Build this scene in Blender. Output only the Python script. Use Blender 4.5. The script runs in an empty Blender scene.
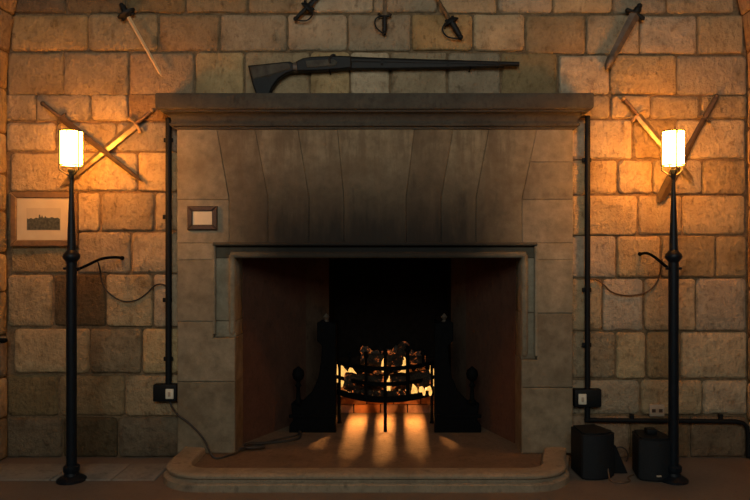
import bpy, bmesh, math, random
from mathutils import Vector, Matrix
random.seed(7)
PI = math.pi
sc = bpy.context.scene
C = sc.collection

# ------------------------------------------------------------------ camera
F, D, H, VX = 680.0, 4.42, 1.35, 395.0        # focal length in px, distance to the wall, eye height, principal column
cam_d = bpy.data.cameras.new('camera'); cam = bpy.data.objects.new('camera', cam_d); C.objects.link(cam)
cam.location = (0, -D, H); cam.rotation_euler = (PI/2, 0, 0)
cam_d.sensor_width = 36; cam_d.lens = F/750*36; cam_d.shift_x = -(VX-375)/750
cam_d.clip_start = 0.05
sc.camera = cam
# ------------------------------------------------------------------ world: dim daylight of the hall behind the viewer
w = bpy.data.worlds.new('world'); sc.world = w; w.use_nodes = True
w.node_tree.nodes['Background'].inputs[0].default_value = (0.94, 1.0, 0.93, 1)
w.node_tree.nodes['Background'].inputs[1].default_value = 6.6
# unseen window high behind the viewer, added to bring that daylight in from above
ADDED_WIN = (-1.75, 1.55, 2.45, 4.35)
pd = bpy.data.lights.new('added_window_portal', 'AREA'); pd.shape = 'RECTANGLE'; pd.size = ADDED_WIN[1]-ADDED_WIN[0]; pd.size_y = ADDED_WIN[3]-ADDED_WIN[2]
pd.cycles.is_portal = True
po = bpy.data.objects.new('added_window_portal', pd); C.objects.link(po); po.location = ((ADDED_WIN[0]+ADDED_WIN[1])/2, -5.82, (ADDED_WIN[2]+ADDED_WIN[3])/2); po.rotation_euler = (PI/2, 0, 0)
# ------------------------------------------------------------------ exposure
vs = sc.view_settings
vs.view_transform = 'Standard'; vs.look = 'None'; vs.gamma = 1.0; vs.exposure = 0.0; vs.use_curve_mapping = False
sc.cycles.sample_clamp_indirect = 4.0
sc.cycles.max_bounces = 6

LAMP_L = 112.0          # lamp glass radiance
FIRE_W = 14.0          # fire power

def S(Y): return (D+Y)/F
def P(px, py, Y):
    s = S(Y); return Vector(((px-VX)*s, Y, H-(py-250)*s))
def PX(px, Y): return (px-VX)*S(Y)
def PZ(py, Y): return H-(py-250)*S(Y)

# ------------------------------------------------------------------ materials
def newmat(name):
    m = bpy.data.materials.new(name); m.use_nodes = True
    nt = m.node_tree; b = nt.nodes['Principled BSDF']
    return m, nt, b
def N(nt, t, **kw):
    n = nt.nodes.new(t)
    for k, v in kw.items(): setattr(n, k, v)
    return n
def noise(nt, scale, detail=4, rough=.6, vec=None):
    n = N(nt, 'ShaderNodeTexNoise'); n.inputs['Scale'].default_value = scale
    n.inputs['Detail'].default_value = detail; n.inputs['Roughness'].default_value = rough
    if vec: nt.links.new(vec, n.inputs['Vector'])
    return n.outputs['Fac']
def ramp(nt, fac, stops):
    r = N(nt, 'ShaderNodeValToRGB'); e = r.color_ramp.elements
    while len(e) < len(stops): e.new(.5)
    for i, (p, c) in enumerate(stops):
        e[i].position = p; e[i].color = (c[0], c[1], c[2], 1) if not isinstance(c, (int, float)) else (c, c, c, 1)
    nt.links.new(fac, r.inputs['Fac']); return r.outputs['Color']
def mixc(nt, a, b, fac, mode='MIX'):
    n = N(nt, 'ShaderNodeMix', data_type='RGBA', blend_type=mode)
    for sock, val in ((n.inputs[0], fac), (n.inputs[6], a), (n.inputs[7], b)):
        if hasattr(val, 'links'): nt.links.new(val, sock)
        elif isinstance(val, (int, float)): sock.default_value = val
        else: sock.default_value = (val[0], val[1], val[2], 1)
    return n.outputs[2]
def math_n(nt, op, a, b=0.0, clamp=False):
    n = N(nt, 'ShaderNodeMath', operation=op, use_clamp=clamp)
    for sock, val in ((n.inputs[0], a), (n.inputs[1], b)):
        if hasattr(val, 'links'): nt.links.new(val, sock)
        else: sock.default_value = val
    return n.outputs[0]
def mapr(nt, v, a, b, c=0.0, d=1.0, smooth=True):
    n = N(nt, 'ShaderNodeMapRange', interpolation_type='SMOOTHSTEP' if smooth else 'LINEAR')
    nt.links.new(v, n.inputs['Value'])
    for i, x in zip(range(1, 5), (a, b, c, d)): n.inputs[i].default_value = x
    return n.outputs[0]
def bump(nt, b, h, strength, dist):
    n = N(nt, 'ShaderNodeBump'); n.inputs['Strength'].default_value = strength; n.inputs['Distance'].default_value = dist
    nt.links.new(h, n.inputs['Height']); nt.links.new(n.outputs[0], b.inputs['Normal'])
def simple(name, col, rough=.6, metal=0.0, nscale=30, var=.25, bstr=.15, spec=.5):
    m, nt, b = newmat(name)
    g = N(nt, 'ShaderNodeNewGeometry').outputs['Position']
    f = noise(nt, nscale, 4, .6, g)
    lo = [c*(1-var) for c in col]; hi = [min(1, c*(1+var)) for c in col]
    nt.links.new(ramp(nt, f, [(.3, lo), (.7, hi)]), b.inputs['Base Color'])
    b.inputs['Roughness'].default_value = rough; b.inputs['Metallic'].default_value = metal
    b.inputs['Specular IOR Level'].default_value = spec
    bump(nt, b, f, bstr, .004)
    return m

def stone_material(name, c1, c2, dark, rnd=.35, bd=.012, stain=.5):
    """rough tooled sandstone: mottled, stained, each block a little different"""
    m, nt, b = newmat(name)
    g = N(nt, 'ShaderNodeNewGeometry').outputs['Position']
    oi = N(nt, 'ShaderNodeObjectInfo')
    big = noise(nt, 6.5, 5, .7, g); mid = noise(nt, 13, 6, .72, g); fine = noise(nt, 42, 4, .65, g)
    mp = N(nt, 'ShaderNodeMapping'); mp.inputs['Scale'].default_value = (40, 40, 16); nt.links.new(g, mp.inputs['Vector'])
    tool = noise(nt, 1.0, 3, .6, mp.outputs[0])
    col = ramp(nt, mid, [(.36, c1), (.62, c2)])
    col = mixc(nt, col, dark, math_n(nt, 'MULTIPLY', mapr(nt, big, .47, .70), stain*1.3))
    col = mixc(nt, col, dark, math_n(nt, 'MULTIPLY', mapr(nt, math_n(nt, 'ADD', math_n(nt, 'MULTIPLY', tool, .45), math_n(nt, 'MULTIPLY', mid, .55)), .50, .66), .55))
    v = mapr(nt, oi.outputs['Random'], 0, 1, 1-rnd, 1+rnd*.45, False)
    hsv = N(nt, 'ShaderNodeHueSaturation'); nt.links.new(v, hsv.inputs['Value']); nt.links.new(col, hsv.inputs['Color'])
    r2 = math_n(nt, 'FRACT', math_n(nt, 'MULTIPLY', oi.outputs['Random'], 17.3))
    nt.links.new(mapr(nt, r2, 0, 1, .8, 1.2, False), hsv.inputs['Saturation'])
    col = mixc(nt, hsv.outputs[0], oi.outputs['Color'], 1.0, 'MULTIPLY')
    nt.links.new(col, b.inputs['Base Color'])
    b.inputs['Roughness'].default_value = .92; b.inputs['Specular IOR Level'].default_value = .2
    h = math_n(nt, 'ADD', math_n(nt, 'MULTIPLY', mid, 1.6), math_n(nt, 'ADD', math_n(nt, 'MULTIPLY', fine, .25), math_n(nt, 'MULTIPLY', tool, .5)))
    bump(nt, b, h, 1.0, bd*1.4)
    return m

M = {}
M['stone'] = stone_material('rough_sandstone', (.30, .225, .135), (.50, .385, .235), (.13, .085, .045), bd=.016)
M['mortar'] = simple('old_mortar', (.15, .10, .055), .95, 0, 40, .4, .6, .1)
M['flag'] = stone_material('grey_flagstone', (.19, .17, .14), (.27, .245, .20), (.10, .085, .07), .15, .004)

def ashlar_material():
    """smooth dressed stone, blackened above the fire opening by old soot"""
    m, nt, b = newmat('dressed_sandstone_with_soot')
    g = N(nt, 'ShaderNodeNewGeometry').outputs['Position']; oi = N(nt, 'ShaderNodeObjectInfo')
    sx = N(nt, 'ShaderNodeSeparateXYZ'); nt.links.new(g, sx.inputs[0])
    big = noise(nt, 4.0, 5, .65, g); mid = noise(nt, 11, 6, .72, g); fine = noise(nt, 90, 4, .7, g)
    mp = N(nt, 'ShaderNodeMapping'); mp.inputs['Scale'].default_value = (14, 14, 2.2); nt.links.new(g, mp.inputs['Vector'])
    streak = noise(nt, 1.0, 5, .65, mp.outputs[0])
    col = ramp(nt, mid, [(.30, (.15, .127, .085)), (.70, (.30, .255, .175))])
    col = mixc(nt, col, (.15, .115, .07), math_n(nt, 'MULTIPLY', mapr(nt, big, .45, .7), .55))
    v = mapr(nt, oi.outputs['Random'], 0, 1, .84, 1.1, False)
    hsv = N(nt, 'ShaderNodeHueSaturation'); nt.links.new(v, hsv.inputs['Value']); nt.links.new(col, hsv.inputs['Color'])
    col = mixc(nt, hsv.outputs[0], oi.outputs['Color'], 1.0, 'MULTIPLY')
    # soot plume: widest and blackest right above the opening, fading upwards
    dx = math_n(nt, 'ABSOLUTE', math_n(nt, 'ADD', sx.outputs['X'], .145))
    nz = math_n(nt, 'MULTIPLY', math_n(nt, 'SUBTRACT', streak, .5), .55)
    hgt = math_n(nt, 'ADD', sx.outputs['Z'], nz)
    up = mapr(nt, hgt, 1.40, 1.98, 1.0, 0.0)
    side = mapr(nt, math_n(nt, 'ADD', dx, math_n(nt, 'MULTIPLY', nz, .6)), .50, 1.02, 1.0, 0.0)
    low = mapr(nt, sx.outputs['Z'], 1.24, 1.33, 0.0, 1.0)
    soot = math_n(nt, 'MULTIPLY', math_n(nt, 'MULTIPLY', up, side), low)
    soot = math_n(nt, 'MULTIPLY', math_n(nt, 'POWER', soot, .7), .97)
    # thin brown smoke veil all over the lintel
    veil = math_n(nt, 'MULTIPLY', math_n(nt, 'MULTIPLY', mapr(nt, dx, .75, 1.15, 1.0, 0.0), low), mapr(nt, streak, .36, .62, .10, .62))
    col = mixc(nt, col, (.085, .06, .035), veil)
    col = mixc(nt, col, (.010, .010, .009), soot)
    nt.links.new(col, b.inputs['Base Color'])
    b.inputs['Roughness'].default_value = .85; b.inputs['Specular IOR Level'].default_value = .25
    bump(nt, b, math_n(nt, 'ADD', mid, math_n(nt, 'MULTIPLY', fine, .3)), .6, .006)
    return m
M['ashlar'] = ashlar_material()
M['shelf'] = stone_material('smoke_stained_shelf_stone', (.050, .044, .034), (.080, .070, .053), (.030, .026, .02), .05, .003, .6)
M['kerb'] = stone_material('worn_kerb_stone', (.20, .155, .105), (.30, .24, .165), (.11, .085, .06), .05, .005)
M['hearth'] = stone_material('reddish_hearth_slab', (.105, .07, .046), (.15, .10, .066), (.06, .04, .027), .08, .004)
M['firebrick'] = stone_material('red_brick', (.30, .13, .065), (.42, .19, .10), (.15, .07, .04), .3, .006)
M['render_red'] = stone_material('red_brown_firebox_cheek', (.075, .036, .024), (.105, .052, .034), (.05, .026, .018), .12, .004)
M['cheek_stone'] = stone_material('scorched_cheek_stone', (.075, .046, .03), (.10, .063, .042), (.04, .025, .016), .12, .004)
M['soot'] = simple('soot', (.006, .0055, .005), 1.0, 0, 20, .4, .3, .05)
M['iron'] = simple('black_iron', (.003, .0033, .0036), .7, 0, 40, .3, .25, .04)
M['lamp_iron'] = simple('blue_black_painted_iron', (.004, .007, .011), .42, 0, 40, .3, .1, .22)
M['steel'] = simple('aged_steel', (.19, .145, .095), .36, .65, 25, .35, .15)
M['dark_steel'] = simple('dark_patinated_steel', (.09, .068, .048), .55, .2, 25, .35, .2)
M['brass'] = simple('brass', (.66, .47, .24), .4, .4, 25, .2, .1)
M['brightbrass'] = simple('pale_gilt_metal', (.70, .53, .31), .35, .3, 25, .1, .05)
M['rust_steel'] = simple('dark_brown_rusted_steel', (.04, .025, .014), .6, 0, 25, .35, .2, .25)
M['oldbrass'] = simple('dull_old_brass', (.34, .21, .09), .45, .3, 25, .3, .15)
M['hilt'] = simple('dark_leather_grip', (.05, .033, .022), .7, 0, 60, .4, .3)
M['hilt_red'] = simple('brown_wooden_grip', (.14, .075, .035), .6, 0, 60, .4, .3)
M['gunwood'] = simple('old_grey_brown_gunstock', (.05, .047, .037), .7, 0, 18, .4, .15, .2)
M['gundark'] = simple('dark_gun_metal', (.005, .0055, .0055), .6, 0, 40, .4, .15, .25)
M['frame'] = simple('gilt_brown_frame', (.13, .08, .038), .5, .1, 25, .25, .15)
M['darkwood'] = simple('dark_stained_wood', (.045, .024, .015), .6, 0, 30, .3, .15)
M['paper'] = simple('cream_mount_card', (.62, .53, .37), .9, 0, 12, .06, .02, .1)
M['mountcard'] = simple('faded_mount_card', (.40, .35, .25), .9, 0, 12, .06, .02, .1)
M['printpaper'] = simple('print_paper', (.34, .30, .22), .9, 0, 12, .08, .02, .1)
M['printdark'] = simple('grey_green_print_ink', (.05, .058, .052), .9, 0, 60, .5, .02, .1)
M['plastic'] = simple('black_plastic', (.006, .007, .008), .6, 0, 60, .2, .05, .15)
M['grille'] = simple('black_speaker_grille', (.005, .007, .009), .7, 0, 150, .4, .4, .3)
M['white_plastic'] = simple('yellowed_white_plastic', (.62, .57, .44), .5, 0, 30, .08, .02)
M['socket'] = simple('beige_plastic', (.36, .29, .21), .5, 0, 30, .08, .02)
M['cable'] = simple('dark_cable', (.022, .017, .013), .6, 0, 30, .2, .05)
M['cable_brown'] = simple('brown_cable', (.085, .045, .022), .6, 0, 30, .2, .05)
M['char'] = None
def floor_material():
    m, nt, b = newmat('worn_brown_floor')
    g = N(nt, 'ShaderNodeNewGeometry').outputs['Position']
    a = noise(nt, 2.2, 5, .6, g); f = noise(nt, 35, 5, .7, g)
    col = ramp(nt, a, [(.3, (.105, .077, .057)), (.7, (.15, .115, .088))])
    col = mixc(nt, col, (.06, .043, .03), math_n(nt, 'MULTIPLY', mapr(nt, f, .5, .7), .5))
    nt.links.new(col, b.inputs['Base Color']); b.inputs['Roughness'].default_value = .6
    bump(nt, b, f, .3, .004); return m
M['floor'] = floor_material()
def emit(name, col, strength):
    m, nt, b = newmat(name)
    g = N(nt, 'ShaderNodeNewGeometry').outputs['Position']
    f = noise(nt, 30, 3, .6, g)
    b.inputs['Base Color'].default_value = (.02, .01, .005, 1)
    b.inputs['Emission Color'].default_value = (*col, 1)
    nt.links.new(mapr(nt, f, .3, .7, strength*.7, strength*1.3), b.inputs['Emission Strength'])
    return m
M['flame'] = emit('flame', (1.0, .50, .12), 1.25)
M['flame_o'] = emit('orange_flame', (1.0, .26, .045), .30)
def char_material(name, glow, lo, hi, base=(.05, .04, .032)):
    m, nt, b = newmat(name)
    g = N(nt, 'ShaderNodeNewGeometry').outputs['Position']
    f = noise(nt, 26, 4, .65, g); f2 = noise(nt, 90, 4, .7, g)
    nt.links.new(ramp(nt, f2, [(.35, [c*.5 for c in base]), (.65, [c*1.6 for c in base])]), b.inputs['Base Color'])
    b.inputs['Roughness'].default_value = .95
    b.inputs['Specular IOR Level'].default_value = .1; b.inputs['Emission Color'].default_value = (1.0, .21, .035, 1)
    nt.links.new(mapr(nt, f, lo, hi, 0, glow), b.inputs['Emission Strength'])
    bump(nt, b, f2, .8, .008); return m
M['log'] = char_material('charred_log_bark', .5, .60, .72, (.028, .02, .014))
M['coal'] = char_material('glowing_charcoal', .7, .50, .68)
M['ember'] = char_material('spotted_ember', 1.7, .60, .70, (.03, .022, .016))
def glass_material():
    m, nt, b = newmat('lit_frosted_lamp_glass')
    g = N(nt, 'ShaderNodeNewGeometry').outputs['Position']
    b.inputs['Base Color'].default_value = (.8, .7, .55, 1); b.inputs['Roughness'].default_value = .4
    b.inputs['Emission Color'].default_value = (1.0, .335, .036, 1)
    nt.links.new(mapr(nt, noise(nt, 20, 2, .5, g), .3, .7, LAMP_L*.95, LAMP_L*1.05), b.inputs['Emission Strength'])
    return m
M['lampglass'] = glass_material()

# ------------------------------------------------------------------ object helpers
def link(name, bm, mat, parent=None, smooth=None, loc=None):
    """one bmesh -> one mesh object; loc recentres the origin"""
    bmesh.ops.recalc_face_normals(bm, faces=bm.faces)
    if loc is not None: bmesh.ops.translate(bm, verts=bm.verts, vec=-Vector(loc))
    me = bpy.data.meshes.new(name); bm.to_mesh(me); bm.free()
    if smooth is not None:
        try:
            for p in me.polygons: p.use_smooth = True
            me.set_sharp_from_angle(angle=math.radians(smooth))
        except Exception: pass
    o = bpy.data.objects.new(name, me); C.objects.link(o); me.materials.append(M[mat] if isinstance(mat, str) else mat)
    if loc is not None: o.location = loc
    if parent is not None:
        o.parent = parent; o.matrix_parent_inverse = parent_world(parent).inverted()
    return o
def parent_world(o):
    m = Matrix.LocRotScale(o.location, o.rotation_euler, o.scale)
    return parent_world(o.parent) @ o.matrix_parent_inverse @ m if o.parent else m
def thing(name, label, cat, loc=(0, 0, 0), group=None):
    o = bpy.data.objects.new(name, None); C.objects.link(o); o.location = loc; o.empty_display_size = .1
    return tag(o, label, cat, group)
def tag(o, label, cat, group=None):
    o['label'] = label; o['category'] = cat
    if group: o['group'] = group
    return o
def struct(o): o['kind'] = 'structure'; return o

def box(bm, x0, x1, y0, y1, z0, z1, bev=0):
    r = bmesh.ops.create_cube(bm, size=1)
    vs_ = r['verts']
    bmesh.ops.scale(bm, vec=(abs(x1-x0), abs(y1-y0), abs(z1-z0)), verts=vs_)
    bmesh.ops.translate(bm, vec=((x0+x1)/2, (y0+y1)/2, (z0+z1)/2), verts=vs_)
    if bev:
        es = list({e for v in vs_ for e in v.link_edges})
        bmesh.ops.bevel(bm, geom=es, offset=bev, segments=2, affect='EDGES', profile=.5)
    return bm
def B(*a, **k): return box(bmesh.new(), *a, **k)

def tube(bm, pts, rad, seg=8, cap=True):
    pts = [Vector(p) for p in pts]; n = len(pts)
    rads = rad if isinstance(rad, (list, tuple)) else [rad]*n
    rings = []; prev = None
    for i, p in enumerate(pts):
        t = (pts[min(i+1, n-1)]-pts[max(i-1, 0)])
        if t.length < 1e-9: t = Vector((0, 0, 1))
        t.normalize()
        if prev is None:
            a = Vector((0, 0, 1)) if abs(t.z) < .9 else Vector((1, 0, 0))
            u = t.cross(a).normalized()
        else:
            u = prev-t*prev.dot(t); u.normalize()
        prev = u; v = t.cross(u)
        rings.append([bm.verts.new(p+(u*math.cos(2*PI*k/seg)+v*math.sin(2*PI*k/seg))*rads[i]) for k in range(seg)])
    for i in range(n-1):
        for k in range(seg):
            bm.faces.new((rings[i][k], rings[i][(k+1) % seg], rings[i+1][(k+1) % seg], rings[i+1][k]))
    if cap:
        bm.faces.new(rings[0]); bm.faces.new(rings[-1])
    return bm
def spline(pts, n=8):
    pts = [Vector(p) for p in pts]; out = []
    for i in range(len(pts)-1):
        p0 = pts[max(i-1, 0)]; p1 = pts[i]; p2 = pts[i+1]; p3 = pts[min(i+2, len(pts)-1)]
        for k in range(n):
            t = k/n
            out.append(.5*((2*p1)+(p2-p0)*t+(2*p0-5*p1+4*p2-p3)*t*t+(3*p1-p0-3*p2+p3)*t**3))
    out.append(pts[-1]); return out
def lathe(bm, prof, cx, cy, seg=20, cap=True):
    rings = []
    for r, z in prof:
        rings.append([bm.verts.new((cx+r*math.cos(2*PI*k/seg), cy+r*math.sin(2*PI*k/seg), z)) for k in range(seg)])
    for i in range(len(rings)-1):
        for k in range(seg):
            bm.faces.new((rings[i][k], rings[i][(k+1) % seg], rings[i+1][(k+1) % seg], rings[i+1][k]))
    if cap: bm.faces.new(rings[0]); bm.faces.new(rings[-1])
    return bm
def prism_xz(bm, poly, y0, y1, ch=0.0):
    """polygon in the wall plane extruded from y0 (front) to y1 (back), optional front chamfer"""
    n = len(poly); c = Vector((sum(p[0] for p in poly)/n, sum(p[1] for p in poly)/n))
    def ring(pl, y): return [bm.verts.new((p[0], y, p[1])) for p in pl]
    rs = [ring(poly, y1)]
    if ch:
        rs.append(ring(poly, y0+ch)); rs.append(ring(inset(poly, ch), y0))
    else: rs.append(ring(poly, y0))
    for a, b in zip(rs, rs[1:]):
        for k in range(n): bm.faces.new((a[k], a[(k+1) % n], b[(k+1) % n], b[k]))
    bm.faces.new(rs[0]); bm.faces.new(rs[-1]); return bm
def inset(poly, d):
    n = len(poly); area = sum(poly[i][0]*poly[(i+1) % n][1]-poly[(i+1) % n][0]*poly[i][1] for i in range(n))
    sg = 1 if area > 0 else -1; out = []
    for i in range(n):
        p0, p1, p2 = Vector(poly[i-1]), Vector(poly[i]), Vector(poly[(i+1) % n])
        e1 = (p1-p0).normalized(); e2 = (p2-p1).normalized()
        n1 = Vector((-e1.y, e1.x))*sg; n2 = Vector((-e2.y, e2.x))*sg
        m = n1+n2; k = m.length_squared
        m = m*(2*d/k)*1.0 if k > .05 else n1*d
        out.append((p1.x+m.x, p1.y+m.y))
    return out
def prism_xy(bm, poly, z0, z1):
    n = len(poly)
    a = [bm.verts.new((p[0], p[1], z0)) for p in poly]; b = [bm.verts.new((p[0], p[1], z1)) for p in poly]
    for k in range(n): bm.faces.new((a[k], a[(k+1) % n], b[(k+1) % n], b[k]))
    bm.faces.new(a); bm.faces.new(b); return bm

def stone(parent, u0, u1, v0, v1, mapf, mat='stone', gap=.0050, proud=0.0, depth=.03, ch=.013, jit=.005, col=None, rough=1.0):
    """one rough squared block: worn irregular outline, softened arris, uneven face. mapf(u,v,w)->world, w outwards"""
    R = random.uniform
    u0 += gap*R(.5, 1.3); u1 -= gap*R(.5, 1.3); v0 += gap*R(.5, 1.3); v1 -= gap*R(.5, 1.3)
    cr = [R(.012, .035)*rough for _ in range(4)]
    lim = min(u1-u0, v1-v0)*.3; cr = [min(c, lim) for c in cr]
    A = [(u0+cr[0], v0), (u1-cr[1], v0), (u1, v0+cr[1]), (u1, v1-cr[2]), (u1-cr[2], v1), (u0+cr[3], v1), (u0, v1-cr[3]), (u0, v0+cr[0])]
    out = []
    for i in range(0, 8, 2):
        a, b = Vector(A[i]), Vector(A[i+1]); nm = Vector((-(b-a).y, (b-a).x)).normalized() if (b-a).length > 1e-6 else Vector((0, 0))
        out.append(a)
        for t in (.33, .67): out.append(a.lerp(b, t)+nm*R(-.2, 1)*jit)
        out.append(b)
        q = Vector(A[(i+2) % 8]); corner = [(u1, v0), (u1, v1), (u0, v1), (u0, v0)][i//2]
        out.append((b+q)/2*.55+Vector(corner)*.45)
    c = Vector(((u0+u1)/2, (v0+v1)/2)); hw, hh = (u1-u0)/2, (v1-v0)/2
    bm = bmesh.new()
    def ring(k, w, jw=0): return [bm.verts.new(mapf(c.x+(p.x-c.x)*(1-k/hw), c.y+(p.y-c.y)*(1-k/hh), w+R(-jw, jw))) for p in out]
    ch *= R(.8, 1.25)
    rings = [ring(0, -depth), ring(0, proud-ch), ring(ch*.35, proud-ch*.3), ring(ch*1.1, proud, .0025*rough), ring(min(hw, hh)*.5, proud+R(.0, .004), .004*rough)]
    n = len(out)
    for a, b in zip(rings, rings[1:]):
        for k in range(n): bm.faces.new((a[k], a[(k+1) % n], b[(k+1) % n], b[k]))
    bm.faces.new(rings[-1])
    o = link('stone', bm, mat, parent, smooth=50, loc=mapf(c.x, c.y, 0))
    if col: o.color = (*col, 1)
    return o
def back_map(u, v, w): return Vector((u, -w, v))

# ================================================================== SETTING
XL, XR = PX(8, 0), PX(747, 0)
AX, AR, AZ = (XL+XR)/2, (XR-XL)/2, 2.39        # barrel vault: axis and radius, springing height
YB = -5.8
# floor
bm = B(XL-.3, XR+.3, YB, .3, -.12, 0.0)
floor = struct(link('floor', bm, 'floor'))
flag_edges = [XL, -2.02, -1.66, -1.405]
for a, b in zip(flag_edges, flag_edges[1:]):
    bm = B(a+.004, b-.004, -.44, -.14, -.02, .006, bev=.004); link('flagstone', bm, 'flag', floor, 40, ((a+b)/2, -.29, 0))

# end wall: mortar bed with the fireplace hole, faced with separate stones
bm = bmesh.new()
hx0, hx1, hz = PX(222, -.08), PX(533, -.08), 1.42
box(bm, XL-.4, hx0, .016, .35, -.1, 5.0); box(bm, hx1, XR+.4, .016, .35, -.1, 5.0); box(bm, hx0, hx1, .016, .35, hz, 5.0)
wall = struct(link('wall_back', bm, 'mortar'))

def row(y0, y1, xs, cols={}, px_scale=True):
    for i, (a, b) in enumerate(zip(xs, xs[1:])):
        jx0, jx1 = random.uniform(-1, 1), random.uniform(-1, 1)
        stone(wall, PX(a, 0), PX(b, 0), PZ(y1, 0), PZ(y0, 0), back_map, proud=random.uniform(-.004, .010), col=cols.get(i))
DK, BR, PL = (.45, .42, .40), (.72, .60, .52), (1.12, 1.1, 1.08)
# upper courses (out of frame, to the vault)
def arch_px(py):
    z = PZ(py, 0); dz = max(0, z-AZ); r = math.sqrt(max(0.01, AR*AR-dz*dz))
    return 395+(AX-r)/.0065, 395+(AX+r)/.0065
for y0, y1 in ((-165, -124), (-124, -82), (-82, -34)):
    l, r = arch_px(y0); xs = [l]
    while xs[-1] < r-75: xs.append(xs[-1]+random.uniform(48, 72))
    xs.append(r); row(y0, y1, xs)
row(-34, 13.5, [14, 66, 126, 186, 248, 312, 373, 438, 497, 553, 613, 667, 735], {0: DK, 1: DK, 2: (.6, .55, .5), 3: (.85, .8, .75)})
row(13.5, 51.5, [10, 87.5, 158, 220, 287, 347.5, 411, 473, 525], {0: (.85, .8, .72), 2: (.82, .72, .64), 3: (1.05, 1.04, 1.0), 4: (1.15, 1.13, 1.08), 5: (1.12, 1.1, 1.05), 6: (.95, .86, .76), 7: PL})  # stones above the shelf paler, partly standing in for brighter light there
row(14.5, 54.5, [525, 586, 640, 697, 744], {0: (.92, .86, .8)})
row(51.5, 96, [6, 63, 129, 194.5, 244.5, 310, 350, 390, 447.5, 501, 558.5], {2: (.8, .7, .6), 3: (1.1, 1.06, 1.0), 4: (1.05, 1.0, .92), 5: PL, 6: PL, 7: (1.15, 1.13, 1.1), 8: PL, 9: (.92, .92, .88)})  # paler here too, brighter light above the shelf partly put into the tint
row(54.5, 95, [558.5, 610, 677, 748])
# left of the fireplace
row(93.5, 121.5, [4, 36, 91, 128, 180], {3: BR})
row(121.5, 152, [5, 55, 116, 180])
row(152, 192, [9.5, 72, 137.5, 180])
row(192, 231.5, [8, 40, 76, 100, 154, 180])
row(231.5, 274, [10, 77, 131, 181])
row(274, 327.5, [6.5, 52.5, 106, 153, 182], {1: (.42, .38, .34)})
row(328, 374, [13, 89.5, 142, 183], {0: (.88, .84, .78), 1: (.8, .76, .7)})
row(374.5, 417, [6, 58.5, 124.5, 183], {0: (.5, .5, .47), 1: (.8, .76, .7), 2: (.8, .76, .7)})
row(417, 458, [5, 62, 118, 184], {0: (.32, .32, .32), 1: (.33, .33, .33), 2: (.36, .35, .33)})  # dark base stones; tint also carries the weaker light near the floor
# right of the fireplace
row(95, 119, [570, 610.5, 650.5, 700.5, 748])
row(119, 159.5, [570, 633, 676, 746])
row(159.5, 194.5, [570, 618, 653, 702, 746.5])
row(195, 235.5, [570, 638, 682.5, 746])
row(235.5, 278, [570, 617, 661, 716, 748])
row(278, 331.5, [570, 603, 644, 696, 747])
row(331.5, 379.5, [570, 616, 646, 681, 748])
row(379.5, 415.5, [570, 641, 703, 748])
row(415.5, 458, [570, 630, 690, 748], {0: BR, 1: BR, 2: (.62, .52, .45)})

# side walls and vault, built of courses of stone where they meet the end wall
def side_wall(name, sgn):
    X = XL if sgn > 0 else XR
    bm = B(min(X-sgn*.018, X-sgn*.4), max(X-sgn*.018, X-sgn*.4), YB, .3, -.1, AZ)
    o = struct(link(name, bm, 'mortar'))
    mp = lambda u, v, w: Vector((X+sgn*w, -u, v))
    z = 0.0
    zs = [0, .27, .53, .80, 1.08, 1.33, 1.60, 1.84, 2.10, AZ] if sgn > 0 else [0, .25, .50, .80, 1.10, 1.38, 1.62, 1.90, 2.13, AZ]
    for k, (a, b) in enumerate(zip(zs, zs[1:])):
        us = [0.0, random.uniform(.25, .45)]
        while us[-1] < 1.5: us.append(us[-1]+random.uniform(.32, .46))
        for i, (c, d) in enumerate(zip(us, us[1:])):
            col = (1.5, 1.5, 1.55) if (sgn < 0 and k == 0 and i == 0) else None
            stone(o, c, d, a, b, mp, proud=random.uniform(-.003, .006), col=col)
    return o
wl = side_wall('wall_left', 1); wr = side_wall('wall_right', -1)
bm = bmesh.new(); n = 40
for rr in (AR+.018, AR+.4): pass
ra, rb = [], []
for k in range(n+1):
    t = PI*k/n
    for lst, rr in ((ra, AR+.018), (rb, AR+.4)):
        x, z = AX+rr*math.cos(t), AZ+rr*math.sin(t)
        lst.append((bm.verts.new((x, YB, z)), bm.verts.new((x, .3, z))))
for k in range(n):
    for L in (ra, rb): bm.faces.new((L[k][0], L[k+1][0], L[k+1][1], L[k][1]))
    for e in (0, 1): bm.faces.new((ra[k][e], ra[k+1][e], rb[k+1][e], rb[k][e]))
for k in (0, n): bm.faces.new((ra[k][0], ra[k][1], rb[k][1], rb[k][0]))
vault = struct(link('ceiling', bm, 'mortar'))
bm = bmesh.new()
for (a, b, c, d) in ((XL-.4, ADDED_WIN[0], -.1, 5.0), (ADDED_WIN[1], XR+.4, -.1, 5.0), (ADDED_WIN[0], ADDED_WIN[1], -.1, ADDED_WIN[2]), (ADDED_WIN[0], ADDED_WIN[1], ADDED_WIN[3], 5.0)): box(bm, a, b, YB-.3, YB, c, d)
struct(link('wall_front_added', bm, 'stone'))  # unseen wall added behind the viewer, its high opening steers daylight to upper stones
def vmap_r(u, v, w): t = v/AR; return Vector((AX+(AR-w)*math.cos(t), -u, AZ+(AR-w)*math.sin(t)))
def vmap_l(u, v, w): t = PI-v/AR; return Vector((AX+(AR-w)*math.cos(t), -u, AZ+(AR-w)*math.sin(t)))
for mp in (vmap_l, vmap_r):
    for k in range(7):
        a = .24*k; us = [0.0, random.uniform(.25, .45)]
        while us[-1] < 1.2: us.append(us[-1]+random.uniform(.32, .46))
        for c, d in zip(us, us[1:]): stone(vault, c, d, a, a+.24, mp, proud=random.uniform(-.003, .006), col=(1.0, .95, .95))

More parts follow.
